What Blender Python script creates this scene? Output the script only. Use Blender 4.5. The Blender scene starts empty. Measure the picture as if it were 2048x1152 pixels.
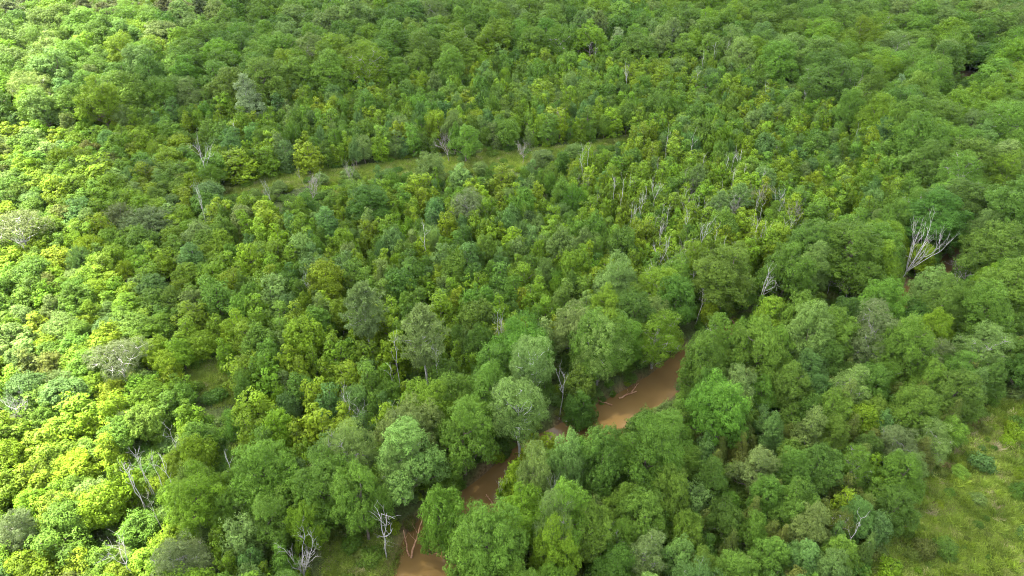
import bpy, math, random
import numpy as np
from mathutils import Vector

# ------------------------------------------------------------------ camera, sky, sun, exposure
SC = bpy.context.scene
COL = SC.collection
CAM_H, PITCH, FPX = 70.0, math.radians(35.0), 1409.0
cam = bpy.data.objects.new('camera', bpy.data.cameras.new('camera'))
COL.objects.link(cam)
cam.location = (0, 0, CAM_H)
cam.rotation_euler = (math.pi / 2 - PITCH, 0, 0)
cam.data.sensor_width = 36.0
cam.data.lens = FPX / 2048.0 * 36.0
cam.data.clip_start = 0.5
cam.data.clip_end = 9000
SC.camera = cam

SUN_DIR = Vector((-0.46, 0.10, 0.88)).normalized()      # towards the sun
elev = math.asin(SUN_DIR.z)
azim = math.atan2(SUN_DIR.x, SUN_DIR.y)
world = bpy.data.worlds.new('World')
SC.world = world
world.use_nodes = True
wn, wl = world.node_tree.nodes, world.node_tree.links
wn.clear()
sky = wn.new('ShaderNodeTexSky')
sky.sky_type = 'NISHITA'
sky.sun_disc = False
sky.sun_elevation = elev
sky.sun_rotation = azim
sky.air_density = 1.0
sky.dust_density = 1.5
sky.ozone_density = 1.0
hs = wn.new('ShaderNodeHueSaturation')
hs.inputs['Saturation'].default_value = 0.32            # a half-clouded, milky sky
bg = wn.new('ShaderNodeBackground')
bg.inputs['Strength'].default_value = 0.105
wo = wn.new('ShaderNodeOutputWorld')
wl.new(sky.outputs[0], hs.inputs['Color'])
wl.new(hs.outputs[0], bg.inputs['Color'])
wl.new(bg.outputs[0], wo.inputs['Surface'])

sun = bpy.data.objects.new('sun', bpy.data.lights.new('sun', 'SUN'))
COL.objects.link(sun)
sun.data.energy = 4.2
sun.data.angle = math.radians(0.53)
sun.data.color = (1.0, 0.94, 0.82)
sun.rotation_euler = SUN_DIR.to_track_quat('Z', 'Y').to_euler()
sun.location = (0, 0, 200)

SC.view_settings.view_transform = 'Standard'
SC.view_settings.look = 'None'
SC.view_settings.exposure = 3.3
SC.view_settings.gamma = 1.0
HAZE = 0.00002
SC.render.engine = 'CYCLES'
cy = SC.cycles
cy.max_bounces = 8
cy.diffuse_bounces = 4
cy.glossy_bounces = 2
cy.transmission_bounces = 4
cy.transparent_max_bounces = 4
cy.volume_bounces = 1
cy.use_denoising = True
cy.filter_width = 1.0
cy.denoiser = 'OPENIMAGEDENOISE'
cy.denoising_input_passes = 'RGB_ALBEDO_NORMAL'
cy.denoising_prefilter = 'NONE'

# ------------------------------------------------------------------ helpers
rng = np.random.default_rng(11)
random.seed(11)
SP, CP = math.sin(PITCH), math.cos(PITCH)

def at(px, py, z=0.0):
    """world point at height z that stands at a place read off the photograph"""
    d = np.array([(px - 1024) / FPX, CP - (py - 576) / FPX * SP, -SP - (py - 576) / FPX * CP])
    t = (z - CAM_H) / d[2]
    return np.array([d[0] * t, d[1] * t, z])

def proj(x, y, z):
    dz = z - CAM_H
    dep = y * CP - dz * SP
    return 1024 + FPX * x / dep, 576 - FPX * (y * SP + dz * CP) / dep, dep

def in_poly(x, y, P):
    c = False
    j = len(P) - 1
    for i in range(len(P)):
        if (P[i][1] > y) != (P[j][1] > y) and x < (P[j][0] - P[i][0]) * (y - P[i][1]) / (P[j][1] - P[i][1]) + P[i][0]:
            c = not c
        j = i
    return c

def fbm(x, y, s, seed=0):
    """cheap smooth noise, about -1..1"""
    x = np.asarray(x, float) / s
    y = np.asarray(y, float) / s
    r = np.random.default_rng(seed + 77)
    v = 0
    for k in range(6):
        a, b, p = r.uniform(0, 6.28), r.uniform(.6, 1.9), r.uniform(0, 6.28)
        v = v + np.sin((x * math.cos(a) + y * math.sin(a)) * b * 3 + p + 1.3 * np.sin(x * b * 1.7 + y * 1.1 + k))
    return v / 3.4

# ------------------------------------------------------------------ materials
def new_mat(name):
    m = bpy.data.materials.new(name)
    m.use_nodes = True
    n = m.node_tree.nodes
    n.clear()
    return m, n, m.node_tree.links

def leaf_material(name, trans=0.31, rough=0.55, spec=0.1):
    m, n, l = new_mat(name)
    a = n.new('ShaderNodeAttribute'); a.attribute_type = 'INSTANCER'; a.attribute_name = 'tint'
    v = n.new('ShaderNodeAttribute'); v.attribute_name = 'leafvar'
    sc = n.new('ShaderNodeVectorMath'); sc.operation = 'SCALE'
    l.new(a.outputs['Color'], sc.inputs[0]); l.new(v.outputs['Fac'], sc.inputs['Scale'])
    warm = n.new('ShaderNodeVectorMath'); warm.operation = 'MULTIPLY'
    warm.inputs[1].default_value = (1.15, 1.2, 0.6)
    l.new(sc.outputs[0], warm.inputs[0])
    p = n.new('ShaderNodeBsdfPrincipled')
    p.inputs['Roughness'].default_value = rough
    p.inputs['Specular IOR Level'].default_value = spec
    l.new(sc.outputs[0], p.inputs['Base Color'])
    t = n.new('ShaderNodeBsdfTranslucent')
    l.new(warm.outputs[0], t.inputs['Color'])
    mx = n.new('ShaderNodeMixShader'); mx.inputs[0].default_value = trans
    l.new(p.outputs[0], mx.inputs[1]); l.new(t.outputs[0], mx.inputs[2])
    o = n.new('ShaderNodeOutputMaterial'); l.new(mx.outputs[0], o.inputs[0])
    return m

def noise_material(name, c1, c2, scale, rough=0.9, bump=0.0, spec=0.2, detail=6):
    m, n, l = new_mat(name)
    tc = n.new('ShaderNodeTexCoord')
    t = n.new('ShaderNodeTexNoise'); t.inputs['Scale'].default_value = scale; t.inputs['Detail'].default_value = detail
    l.new(tc.outputs['Object'], t.inputs['Vector'])
    r = n.new('ShaderNodeValToRGB')
    r.color_ramp.elements[0].position = .35; r.color_ramp.elements[0].color = (*c1, 1)
    r.color_ramp.elements[1].position = .65; r.color_ramp.elements[1].color = (*c2, 1)
    l.new(t.outputs['Fac'], r.inputs[0])
    p = n.new('ShaderNodeBsdfPrincipled')
    p.inputs['Roughness'].default_value = rough; p.inputs['Specular IOR Level'].default_value = spec
    l.new(r.outputs[0], p.inputs['Base Color'])
    if bump:
        b = n.new('ShaderNodeBump'); b.inputs['Strength'].default_value = bump
        l.new(t.outputs['Fac'], b.inputs['Height']); l.new(b.outputs[0], p.inputs['Normal'])
    o = n.new('ShaderNodeOutputMaterial'); l.new(p.outputs[0], o.inputs[0])
    return m

M_LEAF = leaf_material('leaf')
M_NEEDLE = leaf_material('needle', trans=0.25, rough=0.6)
M_BARK = noise_material('bark', (.10, .08, .06), (.20, .165, .13), 5)
M_PALEBARK = noise_material('pale_bark', (.24, .225, .20), (.42, .40, .37), 3)
M_ASHBARK = noise_material('grey_bark', (.17, .16, .14), (.30, .285, .26), 3)
M_WHITEBARK = noise_material('white_bark', (.38, .37, .35), (.60, .59, .56), 2)
M_DEAD = noise_material('bleached_wood', (.25, .235, .21), (.44, .42, .39), 2.5)
M_TWIG = noise_material('grey_twig', (.17, .145, .125), (.30, .27, .24), 3)
M_LOG = noise_material('red_brown_log', (.20, .10, .05), (.40, .24, .14), 3)

# ground: grass, leaf litter and red soil
def ground_material():
    m, n, l = new_mat('ground')
    a = n.new('ShaderNodeAttribute'); a.attribute_name = 'soil'
    g = n.new('ShaderNodeAttribute'); g.attribute_name = 'turf'
    tc = n.new('ShaderNodeTexCoord')
    t1 = n.new('ShaderNodeTexNoise'); t1.inputs['Scale'].default_value = 0.6; t1.inputs['Detail'].default_value = 9
    t2 = n.new('ShaderNodeTexNoise'); t2.inputs['Scale'].default_value = 3.0; t2.inputs['Detail'].default_value = 8
    l.new(tc.outputs['Object'], t1.inputs['Vector']); l.new(tc.outputs['Object'], t2.inputs['Vector'])
    def ramp(src, c1, c2):
        r = n.new('ShaderNodeValToRGB')
        r.color_ramp.elements[0].position = .36; r.color_ramp.elements[0].color = (*c1, 1)
        r.color_ramp.elements[1].position = .66; r.color_ramp.elements[1].color = (*c2, 1)
        l.new(src, r.inputs[0]); return r.outputs[0]
    litter = ramp(t2.outputs['Fac'], (.035, .045, .014), (.060, .085, .022))
    turf = ramp(t1.outputs['Fac'], (.110, .155, .032), (.200, .220, .065))
    soil = ramp(t2.outputs['Fac'], (.13, .075, .040), (.25, .145, .080))
    def mix(f, x, y):
        k = n.new('ShaderNodeMix'); k.data_type = 'RGBA'
        l.new(f, k.inputs['Factor']); l.new(x, k.inputs['A']); l.new(y, k.inputs['B']); return k.outputs['Result']
    c = mix(g.outputs['Fac'], litter, turf)
    c = mix(a.outputs['Fac'], c, soil)
    p = n.new('ShaderNodeBsdfPrincipled'); p.inputs['Roughness'].default_value = .95
    p.inputs['Specular IOR Level'].default_value = .1
    l.new(c, p.inputs['Base Color'])
    b = n.new('ShaderNodeBump'); b.inputs['Strength'].default_value = .6; b.inputs['Distance'].default_value = .3
    l.new(t2.outputs['Fac'], b.inputs['Height']); l.new(b.outputs[0], p.inputs['Normal'])
    o = n.new('ShaderNodeOutputMaterial'); l.new(p.outputs[0], o.inputs[0])
    return m

def water_material():
    m, n, l = new_mat('muddy_water')
    tc = n.new('ShaderNodeTexCoord')
    t = n.new('ShaderNodeTexNoise'); t.inputs['Scale'].default_value = .25; t.inputs['Detail'].default_value = 4
    l.new(tc.outputs['Object'], t.inputs['Vector'])
    r = n.new('ShaderNodeValToRGB')
    r.color_ramp.elements[0].position = .3; r.color_ramp.elements[0].color = (.125, .077, .025, 1)
    r.color_ramp.elements[1].position = .7; r.color_ramp.elements[1].color = (.160, .100, .035, 1)
    l.new(t.outputs['Fac'], r.inputs[0])
    w = n.new('ShaderNodeTexNoise'); w.inputs['Scale'].default_value = 2.2; w.inputs['Detail'].default_value = 3
    l.new(tc.outputs['Object'], w.inputs['Vector'])
    b = n.new('ShaderNodeBump'); b.inputs['Strength'].default_value = .12; b.inputs['Distance'].default_value = .05
    l.new(w.outputs['Fac'], b.inputs['Height'])
    p = n.new('ShaderNodeBsdfPrincipled')
    p.inputs['Roughness'].default_value = .16; p.inputs['IOR'].default_value = 1.33
    l.new(r.outputs[0], p.inputs['Base Color']); l.new(b.outputs[0], p.inputs['Normal'])
    o = n.new('ShaderNodeOutputMaterial'); l.new(p.outputs[0], o.inputs[0])
    return m

# ------------------------------------------------------------------ mesh builders
def mesh_quads(name, V, F, mat, smooth=False, attr=None):
    """V (n,3), F (m,4) -> mesh; attr: per-face floats"""
    me = bpy.data.meshes.new(name)
    V = np.asarray(V, np.float32); F = np.asarray(F, np.int32)
    me.vertices.add(len(V)); me.vertices.foreach_set('co', V.ravel())
    me.loops.add(F.size); me.loops.foreach_set('vertex_index', F.ravel())
    me.polygons.add(len(F))
    me.polygons.foreach_set('loop_start', np.arange(0, F.size, F.shape[1], dtype=np.int32))
    if smooth:
        me.polygons.foreach_set('use_smooth', np.ones(len(F), bool))
    me.materials.append(mat)
    if attr is not None:
        a = me.attributes.new('leafvar', 'FLOAT', 'FACE')
        a.data.foreach_set('value', np.asarray(attr, np.float32))
    me.update(calc_edges=True)
    return me

class Tubes:
    def __init__(s, sides=5):
        s.V, s.F, s.n, s.k = [], [], 0, sides
    def add(s, pts, radii):
        pts = np.asarray(pts, float)
        k = s.k
        d = np.gradient(pts, axis=0)
        d /= np.linalg.norm(d, axis=1)[:, None] + 1e-9
        ref = np.array([1., 0, 0]) if abs(d[0][0]) < .8 else np.array([0, 1., 0])
        a = np.cross(d, ref); a /= np.linalg.norm(a, axis=1)[:, None] + 1e-9
        b = np.cross(d, a)
        th = np.arange(k) * 2 * math.pi / k
        for i in range(len(pts)):
            s.V.append(pts[i] + radii[i] * (np.cos(th)[:, None] * a[i] + np.sin(th)[:, None] * b[i]))
        base = s.n
        for i in range(len(pts) - 1):
            for j in range(k):
                j2 = (j + 1) % k
                s.F.append((base + i * k + j, base + i * k + j2, base + (i + 1) * k + j2, base + (i + 1) * k + j))
        s.n += len(pts) * k
    def mesh(s, name, mat):
        return mesh_quads(name, np.concatenate(s.V), s.F, mat, smooth=True)

def unit(v):
    return v / (np.linalg.norm(v, axis=-1, keepdims=True) + 1e-9)

def curve_pts(p0, p1, n, bend, r):
    t = np.linspace(0, 1, n)[:, None]
    p = p0 + (p1 - p0) * t
    L = np.linalg.norm(p1 - p0)
    j = r.normal(0, bend * L, (n, 3)); j[0] = 0; j[-1] = 0
    return p + j

def leaf_cloud(C, A, crad, nper, size, r, aspect=.62, lo=-.25, cvar=.10, lvar=.12, flat=.8, droop=0.0, base=0.0):
    """leaves over small clumps. C centres, A axes (outwards), crad radius per clump"""
    M = len(C)
    d = unit(r.normal(0, 1, (M, nper, 3)))
    dt = (d * A[:, None, :]).sum(-1)
    flip = dt < lo
    d = np.where(flip[..., None], d - 2 * dt[..., None] * A[:, None, :], d)
    rad = crad[:, None] * (.55 + .5 * np.sqrt(r.random((M, nper))))
    off = d * rad[..., None]
    off[..., 2] *= flat
    st = r.uniform(0, 1.3, M) * (r.random(M) < .55)
    al = (off * A[:, None, :]).sum(-1)
    off = off + A[:, None, :] * (np.maximum(al, 0) * st[:, None])[..., None]
    P = C[:, None, :] + off
    N = unit(d * .85 + A[:, None, :] * .30 + np.array([0, 0, .2]) + r.normal(0, .30, (M, nper, 3)))
    T = unit(np.cross(N, r.normal(0, 1, (M, nper, 3))))
    T[..., 2] -= droop; T = unit(T)
    B = np.cross(N, T)
    s = size * r.uniform(.7, 1.3, (M, nper))[..., None] * .5
    q = np.stack([P - T * s, P + B * s * aspect, P + T * s, P - B * s * aspect], axis=2)
    V = q.reshape(-1, 3)
    F = np.arange(len(V)).reshape(-1, 4)
    var = (1 + np.reshape(base * np.ones(M), (M, 1)) + r.normal(0, cvar, (M, 1)) + r.normal(0, lvar, (M, nper))).clip(.55, 1.6).ravel()
    return V, F, var

def merge(parts):
    V, F, A, n = [], [], [], 0
    for v, f, a in parts:
        V.append(v); F.append(f + n); A.append(a); n += len(v)
    return np.concatenate(V), np.concatenate(F), np.concatenate(A)

def lobes_for(kind, R, H, r):
    """lobe centres and radii of a crown"""
    L = []
    if kind in ('dome', 'high'):
        # several heads of unequal height, each a lumpy mass of small lobes
        low = .10 if kind == 'dome' else .40
        mainr = .58 + .26 * (r.random() < .5) + r.uniform(-.03, .05)
        heads = [(np.array([r.normal(0, .06) * R, r.normal(0, .06) * R]), R * mainr, H)]
        nh = int(r.integers(4, 7))
        p0 = r.uniform(0, 6.28)
        for q in range(nh):
            ph = p0 + q * 6.283 / nh + r.uniform(-.35, .35)
            hr = R * r.uniform(.34, .52)
            d0 = (R - hr) * r.uniform(.85, 1.12)
            heads.append((np.array([math.cos(ph) * d0, math.sin(ph) * d0]), hr, H * r.uniform(.60, .93)))
        for c2, hr, ht in heads:
            zb = H * (low + r.uniform(0, .12))
            zc, hv = (ht + zb) / 2, (ht - zb) / 2
            L.append((np.array([c2[0], c2[1], zc]), hr * .62))
            L.append((np.array([c2[0], c2[1], zc + hv * .5]), hr * .45))
            got, tries = [], 0
            while len(got) < (11 if hr < .6 * R else 24) and tries < 400:
                tries += 1
                ph = r.uniform(0, 6.28); sz = r.uniform(-.75, 1.0); cz = math.sqrt(1 - sz * sz)
                lr = hr * r.choice([.22, .28, .36, .46]) * (1 if hr < .6 * R else .78)
                k = 1 - lr / hr * r.uniform(.3, .9)
                c = np.array([c2[0] + math.cos(ph) * cz * hr * k, c2[1] + math.sin(ph) * cz * hr * k, zc + sz * (hv - lr * .6)])
                if all(np.linalg.norm(c - g0) > .68 * (lr + g1) for g0, g1 in got):
                    got.append((c, lr))
            L += got
    elif kind == 'ovate':
        # a few leaders of unequal height, each a stack of shrinking lobes
        nl = r.integers(3, 6)
        for q in range(nl):
            ph = q * 6.283 / nl + r.uniform(-.5, .5)
            top = H * (1.0 if q == 0 else r.uniform(.62, .95))
            lean = R * (r.uniform(.05, .25) if q == 0 else r.uniform(.35, .72))
            for u in (.22, .45, .68, .9):
                w = R * (.50 - .30 * u) * r.uniform(.8, 1.2)
                a2 = ph + r.uniform(-.5, .5)
                L.append((np.array([math.cos(a2) * lean * (.5 + .55 * u), math.sin(a2) * lean * (.5 + .55 * u), top * (.14 + .86 * u) - w * .7]), w))
        for q in range(4):
            ph = r.uniform(0, 6.28)
            L.append((np.array([math.cos(ph) * R * .62, math.sin(ph) * R * .62, H * r.uniform(.25, .5)]), R * r.uniform(.22, .34)))
    elif kind == 'column':
        n = 16
        for i in range(n):
            u = (i + .5) / n
            z = H * (.16 + .84 * u)
            w = R * (1 - .72 * u ** 2.2) * (.75 + .25 * min(1, u * 6))
            ph = i * 2.39996 + r.uniform(-.4, .4)
            rr = w * r.uniform(.30, .55)
            L.append((np.array([math.cos(ph) * rr, math.sin(ph) * rr, z - .3 * R]), w * r.uniform(.42, .58)))
    elif kind == 'cone':
        n = 18
        for i in range(n):
            u = (i + .5) / n
            z = H * (.08 + .9 * u)
            w = R * (1 - u) ** .75
            ph = i * 2.39996
            L.append((np.array([math.cos(ph) * w * .5, math.sin(ph) * w * .5, z]), max(.14 * R, w * r.uniform(.45, .6))))
    elif kind == 'spread':
        zc = H * .62
        for i in range(13):
            ph = i * 2.39996 + r.uniform(-.4, .4)
            rr = R * math.sqrt((i + .3) / 13) * .80
            L.append((np.array([math.cos(ph) * rr, math.sin(ph) * rr, zc + (H - zc) * (1 - (rr / R) ** 2) * .75 + r.uniform(-.3, .3)]), R * r.uniform(.20, .33)))
    elif kind == 'bush':
        for i in range(8):
            ph = i * 2.39996 + r.uniform(-.4, .4)
            rr = R * math.sqrt(i / 8.) * .72
            L.append((np.array([math.cos(ph) * rr, math.sin(ph) * rr, H * r.uniform(.35, .62) * (1 - .35 * rr / R)]), R * r.uniform(.30, .46)))
    return L

def crown_and_trunk(kind, R, H, seed, clump=.46, leaf=.19, nper=46, dens=1.0, bark=None, twigs=0, lowcut=-.55,
                    mat=None, aspect=.62, cvar=.10, trunk_r=None, flat=.8):
    r = np.random.default_rng(seed)
    L = lobes_for(kind, R, H, r)
    C, A, LB = [], [], []
    ctr = np.mean([c for c, _ in L], axis=0)
    for i, (c, lr) in enumerate(L):
        n = int(dens * 4 * math.pi * lr * lr / (clump * clump * 1.9)) + 3
        k = np.arange(n) + .5
        ph = k * 2.39996 + r.uniform(0, 6.28)
        z = 1 - 2 * k / n
        d = np.stack([np.cos(ph) * np.sqrt(1 - z * z), np.sin(ph) * np.sqrt(1 - z * z), z], 1)
        d = unit(d + r.normal(0, .16, d.shape))
        p = c + d * lr * r.uniform(.70, 1.22, (n, 1)) * np.array([1, 1, .9])
        keep = d[:, 2] > lowcut
        for j, (c2, lr2) in enumerate(L):
            if j != i:
                keep &= np.linalg.norm((p - c2) / np.array([1, 1, .9]), axis=1) > lr2 * .80
        keep &= p[:, 2] > .10
        keep &= r.random(n) > .06
        p, d = p[keep], d[keep]
        a = unit(d * .75 + unit(p - ctr) * .35 + np.array([0, 0, .55]))
        C.append(p); A.append(a); LB.append(np.full(len(p), r.normal(0, .09)))
    C = np.concatenate(C); A = np.concatenate(A); LB = np.concatenate(LB)
    cr = clump * r.uniform(.55, 1.35, len(C))
    V, F, var = leaf_cloud(C, A, cr, nper, leaf, r, aspect=aspect, cvar=cvar, flat=flat, base=LB)
    crown = mesh_quads('crown', V, F, mat or M_LEAF, attr=var)
    # trunk and limbs
    T = Tubes(6 if R > 3 else 4)
    tr = trunk_r or .022 * H + .02
    top = np.array([ctr[0] * .3, ctr[1] * .3, max(ctr[2], .55 * H)])
    tp = curve_pts(np.array([0, 0, -.3]), top, 7, .012, r)
    T.add(tp, np.linspace(tr, tr * .35, 7))
    for c, lr in (L if len(L) < 30 else L[::3]):
        z0 = np.clip(c[2] - np.hypot(c[0], c[1]) * .9, .18 * H, top[2] * .95)
        b = tp[np.argmin(abs(tp[:, 2] - z0))]
        rr = tr * .42
        lp = curve_pts(b, c, 5, .04, r)
        T.add(lp, np.linspace(rr, rr * .3, 5))
        near = np.where(np.linalg.norm(C - c, axis=1) < lr * 1.25)[0]
        if len(near) and twigs:
            for q in r.choice(near, min(twigs, len(near)), replace=False):
                T.add(curve_pts(c, C[q] + A[q] * clump * .4, 4, .05, r), np.array([.05, .035, .025, .012]) * (R / 5 + .4))
    trunk = T.mesh('trunk', bark or M_BARK)
    return crown, trunk

def willow(R, H, seed):
    """fountain of fine arching sprays"""
    r = np.random.default_rng(seed)
    C, A = [], []
    T = Tubes(4)
    T.add(curve_pts(np.array([0, 0, -.3]), np.array([0, 0, H * .45]), 5, .02, r), np.linspace(.16, .10, 5))
    for i in range(150):
        ph = r.uniform(0, 6.28); el = math.asin(r.uniform(-.05, 1)); rr = R * r.uniform(.75, 1.05)
        tip = np.array([math.cos(ph) * math.cos(el) * rr, math.sin(ph) * math.cos(el) * rr, H * .42 + math.sin(el) * (H * .58) * r.uniform(.85, 1)])
        p0 = np.array([0, 0, H * r.uniform(.2, .45)])
        mid = (p0 + tip) / 2 + np.array([0, 0, .22 * R])
        t = np.linspace(0, 1, 16)[:, None]
        P = (1 - t) ** 2 * p0 + 2 * t * (1 - t) * mid + t * t * tip
        if i % 7 == 0:
            T.add(P[::5], np.array([.045, .03, .02, .01]))
        for q in P[5:]:
            C.append(q + r.normal(0, .10, 3)); A.append(unit(P[-1] - P[8] + np.array([0, 0, .5])))
    C = np.array(C); A = np.array(A)
    V, F, var = leaf_cloud(C, A, np.full(len(C), .24), 14, .22, r, aspect=.30, cvar=.07, lo=-1, droop=.3)
    return mesh_quads('crown', V, F, M_LEAF, attr=var), T.mesh('trunk', M_TWIG)

def pine(R, H, seed):
    r = np.random.default_rng(seed)
    T = Tubes(6)
    tp = curve_pts(np.array([0, 0, -.3]), np.array([r.normal(0, .2), r.normal(0, .2), H * .97]), 9, .006, r)
    T.add(tp, np.linspace(.20, .04, 9))
    C, A = [], []
    for i in range(58):
        u = i / 57.
        z = H * (.36 + .60 * u)
        w = R * (.62 + .38 * math.sin(min(1, u * 1.7) * math.pi / 2)) * (1 - .92 * max(0, (u - .35) / .65) ** 1.9) * r.uniform(.75, 1.08)
        if u < .16: w *= .72
        ph = i * 2.39996
        b = np.array([0, 0, z - .15 * w])
        tip = np.array([math.cos(ph) * w, math.sin(ph) * w, z + r.uniform(.02, .28) * w])
        P = curve_pts(b, tip, 7, .03, r)
        T.add(P[::2], np.array([.05, .035, .025, .012]))
        for q, t in zip(P[2:], np.linspace(.35, 1, 5)):
            for k in range(3):
                C.append(q + r.normal(0, .26, 3) * np.array([1, 1, .6])); A.append(unit(np.array([math.cos(ph) * .6, math.sin(ph) * .6, .8])))
    C = np.array(C); A = np.array(A)
    M, n = len(C), 24
    d = unit(r.normal(0, 1, (M, n, 3)) + A[:, None] * .55)
    ln = r.uniform(.22, .42, (M, n))[..., None]
    side = unit(np.cross(d, r.normal(0, 1, (M, n, 3)))) * .035
    c0 = C[:, None] + d * .05
    q = np.stack([c0 - side, c0 + side, c0 + d * ln + side * .6, c0 + d * ln - side * .6], 2)
    V = q.reshape(-1, 3); F = np.arange(len(V)).reshape(-1, 4)
    var = (1 + r.normal(0, .09, (M, 1)) + r.normal(0, .10, (M, n))).clip(.6, 1.5).ravel()
    return mesh_quads('crown', V, F, M_NEEDLE, attr=var), T.mesh('trunk', M_PALEBARK)

def grow(T, p, d, length, rad, level, r, up=.25, kids=3, wig=.16):
    n = 5
    P = [p]
    for i in range(n - 1):
        d = unit(d + r.normal(0, wig, 3) + np.array([0, 0, up * .3]))
        P.append(P[-1] + d * length / (n - 1))
    P = np.array(P)
    T.add(P, np.linspace(rad, rad * .45, n))
    if level > 0:
        for k in range(kids):
            i = r.integers(1, n)
            q = P[i]
            dd = unit(d + r.normal(0, .62, 3) + np.array([0, 0, up]))
            grow(T, q, dd, length * r.uniform(.42, .72), max(rad * .5 * r.uniform(.7, 1.1), .012), level - 1, r, up, kids, wig)

def dead(H, seed, fork=.5, nlimb=4, limb=.4, level=1, spread=.5, tr=.10, lean=.04, kids=3, mat=None, up=.25):
    """trunk mesh + one mesh for each main limb"""
    r = np.random.default_rng(seed)
    T = Tubes(6)
    top = np.array([r.normal(0, lean) * H, r.normal(0, lean) * H, H * (fork if nlimb > 2 and level > 1 else .97)])
    tp = curve_pts(np.array([0, 0, -.4]), top, 8, .010, r)
    T.add(tp, np.linspace(tr, tr * (.62 if level > 1 else .22), 8))
    trunk = T.mesh('trunk', mat or M_DEAD)
    limbs = []
    for i in range(nlimb):
        B = Tubes(4)
        if level > 1:
            j = -1 if i < 3 else r.integers(4, 8)
        else:
            j = r.integers(max(2, int(8 * fork)), 8)
        ph = i * 2.39996 + r.uniform(-.5, .5)
        d = unit(np.array([math.cos(ph) * spread, math.sin(ph) * spread, r.uniform(.5, 1.0)]))
        grow(B, tp[j], d, H * limb * r.uniform(.7, 1.15), tr * (.62 if level > 1 else .30) * r.uniform(.8, 1.1), level, r, up, kids)
        limbs.append(B.mesh('limb', mat or M_DEAD))
    return trunk, limbs

# ------------------------------------------------------------------ creek, zones
CREEK_PX = [(800, 1330), (838, 1215), (858, 1140), (872, 1085), (918, 1040), (985, 990), (1062, 922), (1150, 880), (1240, 826), (1320, 772),
            (1385, 726), (1450, 695), (1510, 668), (1600, 655), (1700, 650), (1795, 620), (1860, 566), (1905, 530), (1950, 488),
            (2010, 455), (2120, 430), (2400, 400)]
WATER_Z = -1.5
_c = np.array([at(px, py, WATER_Z)[:2] for px, py in CREEK_PX])
# smooth the centreline
def resample(P, step):
    out = []
    n = len(P)
    for i in range(n - 1):
        p0, p1, p2, p3 = P[max(i - 1, 0)], P[i], P[i + 1], P[min(i + 2, n - 1)]
        k = max(2, int(np.linalg.norm(p2 - p1) / step))
        for t in np.linspace(0, 1, k, endpoint=False):
            out.append(.5 * ((2 * p1) + (-p0 + p2) * t + (2 * p0 - 5 * p1 + 4 * p2 - p3) * t * t + (-p0 + 3 * p1 - 3 * p2 + p3) * t ** 3))
    out.append(P[-1])
    return np.array(out)
CREEK = resample(_c, 1.0)
HALF = (2.9 + .4 * np.sin(np.arange(len(CREEK)) * .21) + .3 * np.sin(np.arange(len(CREEK)) * .083 + 1)) * np.interp(CREEK[:, 0], [35, 60], [1, .7])

def creek_dist(x, y):
    """distance from the water's edge (negative over water)"""
    x = np.atleast_1d(np.asarray(x, float)); y = np.atleast_1d(np.asarray(y, float))
    out = np.full(x.shape, 1e9)
    for i in range(0, len(x), 4000):
        d = np.hypot(x[i:i + 4000, None] - CREEK[None, :, 0], y[i:i + 4000, None] - CREEK[None, :, 1]) - HALF[None]
        out[i:i + 4000] = d.min(1)
    return out

CLEARING = [(430, 388), (520, 358), (640, 338), (740, 330), (830, 318), (940, 308), (1060, 296), (1150, 288), (1225, 274), (1270, 270), (1262, 282),
            (1190, 300), (1110, 318), (1040, 338), (960, 352), (860, 352), (760, 356), (660, 368), (560, 380), (470, 396)]
MEADOW = [(2080, 780), (2000, 800), (1940, 842), (1898, 900), (1848, 950), (1805, 1000), (1785, 1060), (1735, 1120), (1690, 1175), (1630, 1300), (2500, 1400), (2500, 760)]
OPENINGS = [[(375, 725), (430, 712), (468, 750), (478, 800), (430, 810), (392, 775)],
            [(650, 1075), (720, 1058), (800, 1080), (832, 1120), (835, 1180), (700, 1190), (645, 1160)],
            [(1925, 120), (1965, 140), (1970, 160), (1915, 158), (1905, 135)]]
FAR = [(-400, -300), (2600, -300), (2600, 470), (2048, 480), (1930, 450), (1850, 370), (1770, 285), (1650, 200), (1500, 150), (1350, 118), (1130, 112), (950, 112),
       (900, 155), (700, 178), (620, 178), (540, 200), (420, 205), (200, 245), (-400, 240)]
SHOW_WATER = [(850, 1145), (862, 1120), (850, 1095), (960, 1000), (975, 985), (985, 1005), (1000, 965), (1130, 890), (1160, 870), (1180, 878), (1210, 850), (1245, 828),
              (1270, 820), (1300, 795), (1320, 780), (1340, 800), (1350, 760), (1365, 745), (1290, 770), (1805, 620),
              (1915, 520), (1900, 530), (1034, 880), (1034, 860), (1036, 845)]

def poly_samples(P, step):
    xs = [p[0] for p in P]; ys = [p[1] for p in P]
    return [(x, y) for x in np.arange(min(xs), max(xs), step) for y in np.arange(min(ys), max(ys), step * .6) if in_poly(x, y, P)]

SHOW_GRASS = poly_samples(CLEARING, 16) + [p for o in OPENINGS for p in poly_samples(o, 16)]

def turf_at(px, py):
    return in_poly(px, py, CLEARING) or in_poly(px, py, MEADOW) or any(in_poly(px, py, o) for o in OPENINGS)

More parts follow.
